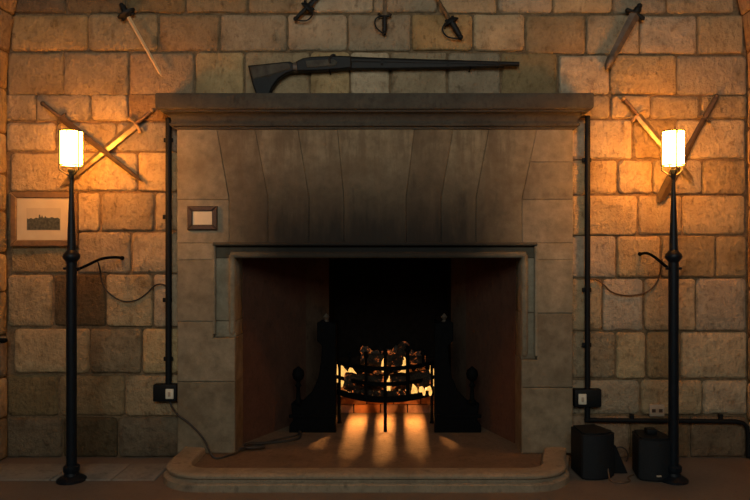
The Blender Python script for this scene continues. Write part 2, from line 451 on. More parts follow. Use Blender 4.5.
# ================================================================== FIREPLACE
YF = -.08                                     # front face of the chimney breast
BX0, BX1 = PX(177, YF), PX(573, YF)
fp = thing('fireplace', 'large dressed sandstone fireplace with sooty joggled lintel, moulded shelf and raised kerb', 'fireplace', ((BX0+BX1)/2, 0, 0))
def X(p): return PX(p, YF)
def Z(p): return PZ(p, YF)
OPX0, OPX1, OPZ = X(235), X(521.5), Z(258)
# cores behind the facing stones
bm = B(BX0+.006, BX1-.006, YF+.05, .15, OPZ+.03, Z(126)); link('lintel_core', bm, 'mortar', fp)
for a, b in ((BX0+.006, OPX0-.03), (OPX1+.03, BX1-.006)):
    link('jamb_core', B(a, b, YF+.05, .15, 0, OPZ+.05), 'mortar', fp)
# joggled lintel
ZT, ZM, ZB = Z(124), Z(197.5), Z(243)
J = [(X(177), X(177)), (X(216), X(229)), (X(254), X(268)), (X(297), X(309)), (X(337), X(344)),
     (X(415), X(406)), (X(454), X(441)), (X(490), X(476)), (X(538), X(522)), (X(573), X(573))]
g = .0008
lint_cols = [(1, 1, 1), (.88, .84, .8), (.95, .9, .85), (.9, .84, .78), (1.0, .95, .88), (.82, .74, .66), (1.1, 1.08, 1.0), (.98, .95, .88), (1, 1, 1)]
for i, ((t0, m0), (t1, m1)) in enumerate(zip(J, J[1:])):
    if i in (0, 8):
        zz = [ZT, Z(199.5), ZB] if i == 0 else [ZT, Z(162), Z(199.5), ZB]
        def xe(z): return (t1, m1) if i == 0 else (t0, m0)
        for a, b in zip(zz, zz[1:]):
            def edge(z):
                if z <= ZM: return m1 if i == 0 else m0
                k = (z-ZM)/(ZT-ZM); return (m1+(t1-m1)*k) if i == 0 else (m0+(t0-m0)*k)
            pts = [(t0 if i == 0 else edge(b), b), (edge(b) if i == 0 else t1, b), (edge(a) if i == 0 else t1, a), (t0 if i == 0 else edge(a), a)]
            pts = inset(pts, g)
            o = link('lintel_stone', prism_xz(bmesh.new(), pts, YF+random.uniform(-.002, .002), .05, .0025), 'ashlar', fp)
    else:
        pts = [(m0, ZB), (m1, ZB), (m1, ZM), (t1, ZT), (t0, ZT), (m0, ZM)]
        o = link('lintel_stone', prism_xz(bmesh.new(), inset(pts, g), YF+random.uniform(-.0025, .0025), .05, .0025), 'ashlar', fp)
        o.color = (*lint_cols[i], 1)
# jamb blocks
def jamb(x0, x1, ys, cols):
    for i, (a, b) in enumerate(zip(ys, ys[1:])):
        pts = inset([(x0, Z(b)), (x1, Z(b)), (x1, Z(a)), (x0, Z(a))], g)
        o = link('jamb_stone', prism_xz(bmesh.new(), pts, YF+random.uniform(-.002, .002), .14, .003), 'ashlar', fp)
        o.color = (*cols[i % len(cols)], 1)
ZH = .05
yb = 250+(H-ZH)/S(YF)
jc = [(1.05, 1.05, 1.03), (1.0, 1.0, .98), (.9, .87, .84), (.8, .76, .72)]
jamb(X(177), X(213), [243, 260, 321.5], jc)
jamb(X(537), X(573), [243, 260, 313], jc)
# lower jamb stones run the full width, notched around the moulding stops
for xo, xm, xi, y1, ys, y2 in ((X(177), X(213), OPX0, 321.5, 338, 382), (X(573), X(537), OPX1, 313, 360, 388)):
    for poly, c in (([(xo, Z(y2)), (xi, Z(y2)), (xi, Z(ys)), (xm, Z(ys)), (xm, Z(y1)), (xo, Z(y1))], jc[2]), ([(xo, Z(yb)), (xi, Z(yb)), (xi, Z(y2)), (xo, Z(y2))], jc[3])):
        o = link('jamb_stone', prism_xz(bmesh.new(), inset(poly, g), YF+random.uniform(-.001, .002), .15, .006), 'ashlar', fp); o.color = (*c, 1)
# recessed moulded jambs and head: hollow + roll
for (xa, xb, yend, sg) in ((X(213), OPX0, 338, 1), (OPX1, X(537), 360, -1)):
    xi = OPX0 if sg > 0 else OPX1
    ys = [258, 321.5 if sg > 0 else 313, yend]
    for a, b in zip(ys, ys[1:]):
        bm = B(min(xa, xb)+.004, max(xa, xb)-.004, YF+.036, .15, Z(b)+.002, Z(a)-.002, bev=.004)
        link('hollow_moulding', bm, 'ashlar', fp, 40)
    bm = bmesh.new(); tube(bm, [(xi-sg*.022, YF+.016, Z(yend)+.02), (xi-sg*.022, YF+.016, Z(yend)+.04), (xi-sg*.022, YF+.016, Z(255))], [.004, .021, .021], 12)
    link('roll_moulding', bm, 'ashlar', fp, 40)
    bm = bmesh.new(); tube(bm, [(xa+.004 if sg > 0 else xb-.004, YF+.010, Z(yend-4)), (xa+.004 if sg > 0 else xb-.004, YF+.010, Z(244))], .011, 10)
    link('bead_moulding', bm, 'ashlar', fp, 40)
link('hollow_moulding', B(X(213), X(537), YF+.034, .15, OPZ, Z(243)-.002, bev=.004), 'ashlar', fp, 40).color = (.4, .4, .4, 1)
bm = bmesh.new(); tube(bm, [(OPX0-.03, YF+.014, Z(255)), (OPX1+.03, YF+.014, Z(255))], .020, 12); link('roll_moulding', bm, 'ashlar', fp, 40)
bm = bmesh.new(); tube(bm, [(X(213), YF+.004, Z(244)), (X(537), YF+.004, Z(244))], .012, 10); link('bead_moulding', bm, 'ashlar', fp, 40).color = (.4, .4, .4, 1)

# moulded shelf, returned to the wall at both ends
zt = 2.329
prof = [(0, 2.118), (.012, 2.120), (.016, 2.132), (.034, 2.137), (.038, 2.152), (.030, 2.156), (.030, 2.162), (.026, 2.168), (.030, 2.185), (.042, 2.202), (.064, 2.214), (.078, 2.218), (.078, 2.226),
        (.092, 2.229), (.100, 2.236), (.103, 2.246), (.103, 2.320), (.098, zt), (-.03, zt+.002)]
bm = bmesh.new(); rings = []
for d, z in prof:
    rings.append([bm.verts.new((BX0-d, .03, z)), bm.verts.new((BX0-d, YF-d, z)), bm.verts.new((BX1+d, YF-d, z)), bm.verts.new((BX1+d, .03, z))])
for a, b in zip(rings, rings[1:]):
    for k in range(3): bm.faces.new((a[k], a[k+1], b[k+1], b[k]))
bm.faces.new(rings[-1]); bm.faces.new(rings[0])
link('mantel_shelf', bm, 'shelf', fp, 35)

# firebox: splayed cheeks, black recess
YI = .15
cl = [(OPX0, YI), (PX(306, .80), .80), (PX(329, 1.06), 1.06)]
cr_ = [(OPX1, YI), (PX(466, .80), .80), (PX(451, 1.06), 1.06)]
for pts, sg in ((cl, -1), (cr_, 1)):
    for (a, b), mat in zip(zip(pts, pts[1:]), ('render_red', 'cheek_stone')):
        poly = [a, b, (b[0]+sg*.12, b[1]+.06), (a[0]+sg*.14, a[1]+.03)]
        link('firebox_cheek', prism_xy(bmesh.new(), poly, 0, 1.95), mat, fp)
    x, y = pts[-1]
    link('recess_side', B(min(x, x+sg*.15), max(x, x+sg*.15), 1.06, 1.55, 0, 1.95), 'soot', fp)
link('recess_back', B(cl[-1][0]-.1, cr_[-1][0]+.1, 1.50, 1.62, 0, 1.95), 'soot', fp)
link('smoke_hood', B(OPX0-.2, OPX1+.2, .12, 1.62, 1.93, 2.0), 'soot', fp)
# hearth slab
kx0, kx1 = PX(172, -.25), PX(565, -.25)
link('hearth_slab', B(-1.25, .96, -.50, 1.55, 0.0, ZH, bev=.003), 'hearth', fp)
# brick riser under the fire, real bricks
by = 1.0
xs = [-.52, -.36, -.245, -.03, .185, .30, .44]
for a, b in zip([-.50, -.33, -.115, .10, .315], [-.33, -.115, .10, .315, .44]):
    o = link('brick', B(a+.004, b-.004, by+random.uniform(-.006, .006), by+.11, ZH, ZH+.065, bev=.005), 'firebrick', fp, 40, ((a+b)/2, by, ZH))
for a, b in zip([-.50, -.44, -.225, -.01, .205, .42], [-.44, -.225, -.01, .205, .42, .44]):
    o = link('brick', B(a+.003, b-.003, by+random.uniform(-.006, .006), by+.11, ZH+.071, ZH+.136, bev=.005), 'firebrick', fp, 40, ((a+b)/2, by, ZH+.07))
link('riser_fill', B(-.51, .44, by+.02, 1.5, ZH, ZH+.13), 'soot', fp)
# kerb: moulded stone sweep with rounded corners
kp = [(-.080, .02), (-.080, .080), (-.074, .088), (-.060, .092), (.036, .094), (.052, .091), (.062, .082), (.062, .070), (.052, .063), (.046, .060), (.046, .050), (.056, .046), (.070, .043), (.078, .036), (.080, .0), (-.080, .0)]
xl, xr, yf, rc = -1.290, .955, -.555, .20
path = [((xl, YF-.004), (-1, 0)), ((xl, yf+rc), (-1, 0))]
for k in range(1, 9):
    t = PI/2*k/9; path.append(((xl+rc-rc*math.cos(t), yf+rc-rc*math.sin(t)), (-math.cos(t), -math.sin(t))))
path += [((xl+rc, yf), (0, -1)), ((xr-rc, yf), (0, -1))]
for k in range(1, 9):
    t = PI/2*k/9; path.append(((xr-rc+rc*math.sin(t), yf+rc-rc*math.cos(t)), (math.sin(t), -math.cos(t))))
path += [((xr, yf+rc), (1, 0)), ((xr+.075, YF-.004), (1, 0))]
bm = bmesh.new(); rings = []
for (px_, py_), (nx, ny) in path:
    rings.append([bm.verts.new((px_+nx*d, py_+ny*d, z)) for d, z in kp])
m = len(kp)
for a, b in zip(rings, rings[1:]):
    for k in range(m): bm.faces.new((a[k], a[(k+1) % m], b[(k+1) % m], b[k]))
bm.faces.new(rings[0]); bm.faces.new(rings[-1])
link('hearth_kerb', bm, 'kerb', fp, 40)

# ================================================================== FIRE GRATE
GX = -.070
gr = thing('fire_grate', 'black cast iron dog grate with bowed front bars and ball finials on the hearth', 'fire grate', (GX, .7, ZH))
def arc(z, n=16, half=.385, y0=.45, dy=.30):
    return [(GX+half*t, y0+dy*t*t, z) for t in [-1+2*k/n for k in range(n+1)]]
def strip(pts, h, th):
    bm = bmesh.new(); rings = []
    for x, y, z in pts: rings.append([bm.verts.new((x, y+a, z+b)) for a, b in ((-th, -h), (th, -h), (th, h), (-th, h))])
    for a, b in zip(rings, rings[1:]):
        for k in range(4): bm.faces.new((a[k], a[(k+1) % 4], b[(k+1) % 4], b[k]))
    bm.faces.new(rings[0]); bm.faces.new(rings[-1]); return bm
link('front_rail', strip(arc(.280), .022, .012), 'iron', gr)
link('front_bar', strip(arc(.390), .013, .010), 'iron', gr)
link('front_bar', strip(arc(.500), .014, .010), 'iron', gr)
for t, z0, z1, r in ((-.9, ZH, .52, .011), (-.36, .28, .62, .011), (0, ZH, .645, .012), (.42, .28, .66, .014), (.9, ZH, .52, .011), (-.68, .49, .60, .010), (.72, .49, .62, .012)):
    x, y = GX+.385*t, .45+.30*t*t-.004
    bm = bmesh.new()
    if z1 > .53: lathe(bm, [(r, z0), (r, z1-.05), (r*1.9, z1-.035), (r*1.1, z1-.02), (r*1.6, z1-.01), (.002, z1)], x, y, 10)
    else: lathe(bm, [(r*1.6, z0), (r, z0+.02), (r, z1)], x, y, 10)
    link('upright_bar', bm, 'iron', gr, 40)
for k in range(15):
    x = GX-.364+.052*k; t = (x-GX)/.385; y0 = .45+.30*t*t
    link('grate_slat', B(x-.009, x+.009, y0+.005, 1.0, .258, .278, bev=.003), 'iron', gr)
link('back_plate', B(GX-.40, GX+.40, 1.012, 1.03, .20, .50, bev=.004), 'iron', gr)
for sg in (-1, 1):
    def q(px, py): 
        v = P(px, py, .42); return (GX+(v.x-GX)*(1 if sg < 0 else -1), v.z)
    prof2 = [(336, 434), (289, 434), (289, 426), (293, 421), (291, 404), (303, 401), (312, 392), (318, 378), (321, 362), (322, 346), (317, 341), (317, 323), (322, 320), (336, 324)]
    poly = [q(*p) for p in prof2]; 
    bm = bmesh.new(); prism_xz(bm, poly, .42, .47, .006); link('front_cheek', bm, 'iron', gr)
    xs0 = GX+sg*.392
    link('side_plate', B(xs0-.012, xs0+.012, .46, 1.0, ZH, .80), 'iron', gr)
    bx, bz = q(298, 402)
    bm = bmesh.new()
    lathe(bm, [(.030, bz-.02), (.034, bz), (.016, bz+.02), (.013, bz+.10), (.024, bz+.115), (.014, bz+.13), (.014, bz+.145), (.036, bz+.165), (.044, bz+.195), (.036, bz+.225), (.012, bz+.245), (.002, bz+.252)], bx, .435, 16)
    link('ball_finial', bm, 'iron', gr, 40)
    bx, bz = q(326, 320)
    bm = bmesh.new(); lathe(bm, [(.012, bz-.03), (.020, bz-.012), (.010, bz), (.024, bz+.02), (.002, bz+.045)], bx, .44, 14); link('brass_knob', bm, 'dark_steel', gr, 40)
    for (pa, pb) in ((416, 3),):
        a, b = q(289, pa), q(334, pa); link('base_moulding', B(min(a[0], b[0]), max(a[0], b[0]), .408, .425, a[1]-.012, a[1]+.012, bev=.004), 'iron', gr)

# logs and coals on the grate
def log(p0, p1, r, label, seed):
    rr = random.Random(seed); p0, p1 = Vector(p0), Vector(p1); n = 9
    pts = [p0.lerp(p1, k/(n-1))+Vector((rr.uniform(-1, 1), rr.uniform(-1, 1), rr.uniform(-1, 1)))*r*.10 for k in range(n)]
    root = thing('log', label, 'log', tuple((p0+p1)/2-Vector((0, 0, r))), 'logs burning on the grate')
    bm = bmesh.new(); tube(bm, pts, [r*rr.uniform(.88, 1.08) for _ in range(n)], 11, cap=False)
    for v in bm.verts: v.co += Vector((rr.uniform(-1, 1), rr.uniform(-1, 1), rr.uniform(-1, 1)))*r*.09
    link('bark', bm, 'log', root, 50)
    d = (p1-p0).normalized()
    for p, s in ((pts[0], -1), (pts[-1], 1)):
        bm = bmesh.new(); tube(bm, [p-d*s*.02, p+d*s*.004], r*.92, 11); link('cut_end', bm, 'coal', root)
    return root
log(P(346, 381, .63), P(386, 382, .62), .064, 'thick pale-barked log lying behind the front bars, left of the upright', 1)
log(P(391, 382, .64), P(429, 378, .67), .066, 'thick dark log lying behind the front bars, right of the upright', 2)
log(P(362, 359, .78), P(425, 362, .74), .045, 'glowing charred log laid across the top of the fire', 3)
log(P(396, 368, .66), P(404, 345, .86), .040, 'short charred log end standing up at the back of fire', 4)
for i in range(26):
    rr = random.Random(100+i)
    if i < 14: c = Vector((GX-.33+.66*(i+.5)/14, .0, .30)); t = (c.x-GX)/.385; c.y = .52+.29*t*t+rr.uniform(0, .03)
    elif i < 20: c = P(365+11*(i-14), rr.uniform(349, 356), .86)
    else: c = Vector((GX-.28+.11*(i-20), .91, .34+rr.uniform(0, .06)))
    r = rr.uniform(.020, .032) if i < 14 else rr.uniform(.04, .055)
    bm = bmesh.new(); bmesh.ops.create_icosphere(bm, subdivisions=2, radius=r)
    for v in bm.verts: v.co *= rr.uniform(.78, 1.15)
    o = link('coal', bm, 'ember' if i < 14 else 'coal'); o.location = c
    if i < 14: tag(o, 'small glowing ember on the grate floor behind the bottom rail', 'ember', 'small embers behind the bottom rail')
    else: tag(o, 'lump of red hot charcoal heaped behind the logs', 'charcoal', 'hot charcoal heaped behind the logs')

def flame(px, py_top, py_bot, Y, wpx, mat, label, seed):
    rr = random.Random(seed); zb, zt_ = PZ(py_bot, Y), PZ(py_top, Y); x = PX(px, Y); r = wpx*S(Y)/2; n = 9
    pts = []; rad = []
    for k in range(n):
        t = k/(n-1); pts.append((x+math.sin(t*4+seed)*r*.45*t, Y+math.cos(t*3+seed)*r*.3, zb+(zt_-zb)*t))
        rad.append(max(.0015, r*(math.sin(PI*min(1, t*.8+.22))**.8)*(1-t**3)))
    bm = bmesh.new(); tube(bm, pts, rad, 10)
    for v in bm.verts: v.co.x += rr.uniform(-1, 1)*r*.08
    return tag(link('flame', bm, mat, None, 60), label, 'flame', 'flames in the grate')
flame(344, 362, 388, .80, 12, 'flame', 'yellow flame at the far left end of the fire', 1)
flame(353, 364, 386, .76, 13, 'flame', 'broad yellow flame licking over the pale-barked log', 2)
flame(337, 362, 382, .86, 5, 'flame', 'narrow yellow flame beside the left iron cheek', 3)
flame(388, 376, 392, .60, 6, 'flame', 'small yellow flame between the two front logs', 4)
flame(403, 357, 374, .70, 12, 'flame', 'yellow flame rising above the dark log', 5)
flame(431, 363, 386, .78, 11, 'flame', 'yellow flame at the far right end of the fire', 6)
flame(414, 382, 396, .58, 7, 'flame', 'left one of the low flames under the dark log', 7)
flame(422, 382, 396, .62, 7, 'flame', 'middle one of the low flames under the dark log', 8)
flame(429, 381, 395, .68, 7, 'flame', 'right one of the low flames under the dark log', 9)
flame(344, 384, 396, .70, 9, 'flame_o', 'orange flame low at the left behind the bars', 10)
flame(384, 352, 372, .72, 6, 'flame', 'slim flame rising beside the middle upright bar', 11)
flame(372, 348, 364, .90, 12, 'flame_o', 'dull orange flame behind the middle upright bar', 13)
# the glowing underside of the ember bed, shining down through the grate, and the flames above it
for dx in (-.17, .17):
    L = bpy.data.lights.new('ember_bed_glow', 'AREA'); L.shape = 'DISK'; L.size = .018; L.energy = FIRE_W; L.color = (1.0, .42, .11)
    o = bpy.data.objects.new('ember_bed_glow', L); C.objects.link(o); o.location = (GX+dx, .78, .332); o.rotation_euler = (-math.radians(38), 0, 0)
L = bpy.data.lights.new('flame_glow', 'POINT'); L.energy = 2.0; L.color = (1.0, .40, .10); L.shadow_soft_size = .08
o = bpy.data.objects.new('flame_glow', L); C.objects.link(o); o.location = (GX+.05, .88, .54)

# ================================================================== FLOOR LAMPS
def floor_lamp(px, Y, label, arm_end, wires, tilt_side):
    x = PX(px, Y); s = S(Y)
    t = thing('floor_lamp', label, 'floor lamp', (x, Y, 0))
    z = lambda py: PZ(py, Y)
    bm = bmesh.new(); lathe(bm, [(.082, 0), (.082, .012), (.070, .022), (.044, .034), (.040, .05), (.046, .06), (.046, .085), (.036, .095)], x, Y, 24); link('base', bm, 'lamp_iron', t, 40)
    bm = bmesh.new(); lathe(bm, [(.029, .09), (.029, z(262))], x, Y, 18); link('pole', bm, 'lamp_iron', t, 40)
    bm = bmesh.new(); lathe(bm, [(.025, z(251)), (.020, z(225)), (.014, z(200)), (.009, z(178))], x, Y, 14); link('upper_pole', bm, 'lamp_iron', t, 40)
    bm = bmesh.new(); lathe(bm, [(.027, z(263)), (.034, z(261)), (.046, z(258.5)), (.049, z(256.5)), (.045, z(254)), (.034, z(252)), (.024, z(250))], x, Y, 22); link('knop', bm, 'lamp_iron', t, 40)
    bm = bmesh.new(); lathe(bm, [(.009, z(180)), (.016, z(177)), (.014, z(174)), (.022, z(171)), (.020, z(169.5))], x, Y, 14); link('finial_cup', bm, 'lamp_iron', t, 40)
    for k in (-1, 1):
        bm = bmesh.new(); tube(bm, [(x+k*.02, Y, z(268.5)), (x+k*.046, Y, z(268.5))], .008, 8); link('clamp_screw', bm, 'lamp_iron', t)
    gz0, gz1, gr_ = z(165), z(132), .059
    # frosted glass cylinder, two half shells
    for h in (0, 1):
        a0 = math.radians(-90+6 if h == 0 else 90+6); a1 = a0+math.radians(168)
        bm = bmesh.new(); nn = 18; rings = []
        for rr, (za, zb) in ((gr_, (gz0, gz1)), (gr_-.005, (gz0, gz1))):
            rings.append([(bm.verts.new((x+rr*math.cos(a0+(a1-a0)*k/nn), Y+rr*math.sin(a0+(a1-a0)*k/nn), za)), bm.verts.new((x+rr*math.cos(a0+(a1-a0)*k/nn), Y+rr*math.sin(a0+(a1-a0)*k/nn), zb))) for k in range(nn+1)])
        for rg in rings:
            for k in range(nn): bm.faces.new((rg[k][0], rg[k+1][0], rg[k+1][1], rg[k][1]))
        for k in range(nn):
            for e in (0, 1): bm.faces.new((rings[0][k][e], rings[0][k+1][e], rings[1][k+1][e], rings[1][k][e]))
        for k in (0, nn): bm.faces.new((rings[0][k][0], rings[0][k][1], rings[1][k][1], rings[1][k][0]))
        link('glass_shade', bm, 'lampglass', t, 40)
    for zz in ((gz1+.003, gz0-.003)):
        ring = [(x+(gr_+.004)*math.cos(2*PI*k/28), Y+(gr_+.004)*math.sin(2*PI*k/28), zz) for k in range(29)]
        bm = bmesh.new(); tube(bm, ring, .004, 6, cap=False); link('shade_ring', bm, 'lamp_iron', t, 60)
    for ang in wires:
        ca, sa = math.cos(ang), math.sin(ang); R_ = gr_+.006
        bm = bmesh.new(); tube(bm, spline([(x+R_*ca, Y+R_*sa, gz1+.004), (x+R_*ca, Y+R_*sa, gz0-.004), (x+R_*.85*ca, Y+R_*.85*sa, gz0-.035), (x+R_*.3*ca, Y+R_*.3*sa, gz0-.06), (x, Y, z(178))], 5), .0038, 6)
        link('shade_holder', bm, 'lamp_iron', t, 60)
    # bracket arm tying the pole back to the wall
    e = Vector(arm_end); a = Vector((x, Y, z(272)))
    bm = bmesh.new(); tube(bm, spline([a, a.lerp(e, .25)+Vector((0, 0, .012)), a.lerp(e, .55)+Vector((0, 0, .03)), e+Vector((0, -.12, .006)), e], 6), .009, 8); link('bracket_arm', bm, 'iron', t, 50)
    bm = bmesh.new(); lathe(bm, [(.012, -.012), (.014, .0), (.010, .008)], 0, 0, 12)
    bmesh.ops.rotate(bm, verts=bm.verts, matrix=Matrix.Rotation(PI/2, 3, 'X')); bmesh.ops.translate(bm, verts=bm.verts, vec=e); link('wall_plate', bm, 'iron', t, 40)
    return t
lamp1 = floor_lamp(71.5, -.44, 'tall black iron floor lamp with lit glass, in front of the framed picture', P(122, 258, -.012), [math.radians(205), math.radians(330), math.radians(85)], -1)
lamp2 = floor_lamp(673.5, -.44, 'tall black iron floor lamp with lit glass, standing beside the black speakers', P(640, 254, -.012), [math.radians(20), math.radians(160), math.radians(262)], 1)

# ================================================================== SWORDS ON THE WALL
def sword(label, p0, p1, Y, grip, guard_w, bw, name='sword', blade='steel', hilt='hilt', guard_mat=None, leaf=False, pom=.016, guard_t=.007, bow=None, ridge=True, grip_r=.011, th=.005, cup=None, curve=0.0, tilt=0.0, taper=.45, chape=None):
    """p0 pommel pixel, p1 tip pixel; lengths in metres"""
    a, b = P(*p0, Y), P(*p1, Y-tilt); L = (b-a).length; d = (b-a).normalized()
    nrm = Vector((0, -1, 0)); nrm = (nrm-d*nrm.dot(d)).normalized(); side = d.cross(nrm)
    root = thing(name, label, 'sword', tuple(a), 'old swords mounted on the stone wall')
    def W(u, v, w_=0): return a+d*u+side*v+nrm*w_
    gm = guard_mat or hilt
    # blade, diamond section
    n = 12; bm = bmesh.new(); rings = []
    for k in range(n+1):
        t = k/n; u = grip+(L-grip)*t
        if leaf: wd = bw*(.62+.5*math.sin(PI*min(1, max(0, (t-.25)/.95)))) if t < .93 else bw*.5*(1-t)/.07+.001
        else: wd = bw*(1-taper*t) if t < .92 else bw*(1-taper)*1.05*(1-t)/.08+.001
        off = curve*math.sin(PI*t)
        rings.append([bm.verts.new(W(u, off+wd/2)), bm.verts.new(W(u, off, th if ridge else th*.6)), bm.verts.new(W(u, off-wd/2)), bm.verts.new(W(u, off, -th))])
    for r0, r1 in zip(rings, rings[1:]):
        for k in range(4): bm.faces.new((r0[k], r0[(k+1) % 4], r1[(k+1) % 4], r1[k]))
    bm.faces.new(rings[0]); bm.faces.new(rings[-1]); link('blade', bm, blade, root)
    if chape:
        bm = bmesh.new(); tube(bm, [W(L-.09, 0), W(L-.075, 0), W(L-.02, 0), W(L+.006, 0)], [chape*.8, chape, chape*.75, .004], 8); link('chape', bm, blade, root, 50)
    # grip, pommel, guard
    bm = bmesh.new(); ns = 8
    tube(bm, [W(pom+(grip-pom)*k/ns, 0) for k in range(ns+1)], [grip_r*(1+.18*math.sin(PI*k/ns)+.06*(k % 2)) for k in range(ns+1)], 10); link('grip', bm, hilt, root, 60)
    bm = bmesh.new(); bmesh.ops.create_uvsphere(bm, u_segments=12, v_segments=8, radius=pom); bmesh.ops.translate(bm, verts=bm.verts, vec=W(pom*.4, 0)); link('pommel', bm, gm, root, 60)
    if guard_w:
        bm = bmesh.new(); tube(bm, [W(grip+.012, guard_w/2+.004), W(grip+.010, guard_w/2-.006), W(grip, guard_w*.2), W(grip, -guard_w*.2), W(grip+.010, -guard_w/2+.006), W(grip+.012, -guard_w/2-.004)], [guard_t*.4, guard_t*1.6, guard_t, guard_t, guard_t*1.6, guard_t*.4], 8); link('guard', bm, gm, root, 60)
    if bow:
        bm = bmesh.new(); tube(bm, spline([W(grip, bow*.5), W(grip*.8, bow), W(grip*.4, bow*.95), W(.012, bow*.35), W(.0, 0)], 5), .005, 8); link('knuckle_bow', bm, gm, root, 60)
    if cup:
        bm = bmesh.new(); rings = []
        for rr, uu in ((.012, grip+.012), (cup*.6, grip+.006), (cup, grip-.012), (cup*1.02, grip-.02), (cup*.9, grip-.018), (.01, grip)):
            rings.append([bm.verts.new(W(uu, rr*math.cos(2*PI*k/16), rr*.55*math.sin(2*PI*k/16))) for k in range(16)])
        for r0, r1 in zip(rings, rings[1:]):
            for k in range(16): bm.faces.new((r0[k], r0[(k+1) % 16], r1[(k+1) % 16], r1[k]))
        link('cup_guard', bm, gm, root, 50)
    return root
WY = -.045
sword('dark slim sword with hilt at upper left, crossed in front beside the picture lamp', (42, 103), (143, 182), -.062, .15, .085, .044, blade='rust_steel', hilt='hilt', guard_mat='rust_steel', guard_t=.006)
sword('broad bright sword with hilt touching the shelf end, crossed behind beside picture lamp', (153, 109.5), (60, 187), -.04, .145, .125, .056, blade='steel', hilt='hilt_red', guard_mat='oldbrass', guard_t=.009)
sword('bright-bladed sword with hilt at upper left, crossed behind the right lamp', (623, 97.5), (694, 182), -.062, .145, .11, .046, taper=.2, blade='steel', hilt='hilt_red', guard_mat='oldbrass')
sword('dark leaf-bladed sword with hilt at upper right, crossed behind the right lamp', (717, 95.5), (658, 203), -.04, .165, .095, .062, blade='rust_steel', hilt='hilt', guard_mat='hilt', leaf=True, grip_r=.016)
sword('slender brass-coloured rapier with dark cup hilt, at the upper left of the wall', (121, 4), (162, 77), -.05, .085, .09, .024, name='rapier', blade='brightbrass', hilt='gundark', guard_mat='gundark', cup=.062, grip_r=.018, pom=.014, th=.008, taper=.2)
sword('dark sword with looped hilt low, cut by the top edge left of centre', (295, 19.5), (352, -38), -.05, .12, .085, .032, blade='gundark', hilt='gundark', guard_mat='gundark', bow=.06, cup=.045, pom=.016)
sword('upright pale sword with small ring hilt hanging above the gun barrel', (384.5, 34), (386, -70), -.045, .115, .085, .028, blade='steel', hilt='gundark', guard_mat='gundark', bow=-.06, pom=.014, grip_r=.014)
sword('slanting sabre with pale blade and dark basket hilt above the gun barrel', (461, 38), (401, -62), -.05, .135, .06, .024, name='sabre', blade='steel', hilt='gundark', guard_mat='gundark', bow=-.075, cup=.05, pom=.018, grip_r=.017, th=.009)
sword('short broad dark sword slanting down leftwards, at the upper right of the wall', (640, 5), (606, 69), -.05, .06, .13, .066, name='short_sword', blade='dark_steel', hilt='gundark', guard_mat='gundark', leaf=False, pom=.018, grip_r=.02, th=.012, guard_t=.011, taper=.3, chape=.03)

# ================================================================== LONG GUN ON THE SHELF
gY = -.055
gun = thing('long_gun', 'antique long gun with grey-brown butt resting on the mantel shelf', 'gun', tuple(P(260, 91, gY)))
def pz(pts): return [(P(a, b, gY).x, P(a, b, gY).z) for a, b in pts]
zb_ = pz([(0, 0)])
butt = pz([(248.5, 66.5), (290, 62.3), (294, 64), (297, 64), (297, 72), (293, 72.3), (286, 75), (279, 80), (273, 88), (270, 96), (257, 96), (253, 84)])
def gpart(name, poly, y0, y1, mat, ch=.008):
    return link(name, prism_xz(bmesh.new(), poly[::-1], y0, y1, ch), mat, gun, 30)
gpart('butt', butt, gY-.028, gY+.022, 'gundark', .008)
gpart('cheek_panel', pz([(250, 67.5), (288, 63.6), (291.5, 66), (291, 70), (283, 73), (270, 77), (254, 80.5)]), gY-.034, gY-.02, 'gunwood', .006)
bm = bmesh.new(); c0, c1 = P(293.8, 68, gY), P(297.5, 67.6, gY); tube(bm, [c0, c1], [.034, .034], 14); link('wrist_band', bm, 'dark_steel', gun, 40)
gpart('lock_stock', pz([(296.5, 62.5), (303, 59.2), (312, 57.6), (338, 56.6), (352, 57.2), (352, 69.3), (340, 70.5), (320, 72), (297, 72.4)]), gY-.030, gY+.024, 'gundark', .009)
gpart('lock_plate', pz([(306, 62), (334, 60.5), (338, 63), (336, 67), (308, 69)]), gY-.036, gY-.024, 'gunwood', .003)
bm = bmesh.new(); tube(bm, spline([P(331, 65, gY)+Vector((0, -.035, 0)), P(330, 60, gY)+Vector((0, -.037, 0)), P(333, 56.5, gY)+Vector((0, -.035, 0)), P(336, 57, gY)+Vector((0, -.035, 0))], 4), .007, 8); link('hammer', bm, 'gundark', gun, 50)
gpart('forestock', pz([(350, 62), (440, 63.5), (500, 65), (504, 67), (460, 68.2), (400, 69.3), (350, 69.6)]), gY-.020, gY+.018, 'gundark', .006)
bm = bmesh.new(); tube(bm, [P(345, 60.5, gY), P(420, 62.4, gY), P(519, 64.2, gY)], [.026, .021, .0145], 14); link('barrel', bm, 'gundark', gun, 40)
for px in (382, 448, 497):
    bm = bmesh.new(); f = (px-345)/174; c = P(px, 61.4+3.4*f, gY); tube(bm, [c+Vector((-.008, 0, -.006)), c+Vector((.008, 0, -.006))], .031-.012*f, 12); link('barrel_band', bm, 'gundark', gun, 40)
for px in (330, 470):
    bm = bmesh.new(); c = P(px, 71.5 if px == 330 else 68.6, gY)
    tube(bm, spline([Vector((c.x, .02, c.z-.005)), Vector((c.x, gY-.02, c.z-.006)), Vector((c.x, gY-.036, c.z+.008))], 4), .005, 8)
    tag(link('gun_hook', bm, 'iron', None, 50), 'small iron wall hook under the %s of the long gun' % ('lock' if px == 330 else 'barrel end'), 'hook', 'hooks carrying the long gun')

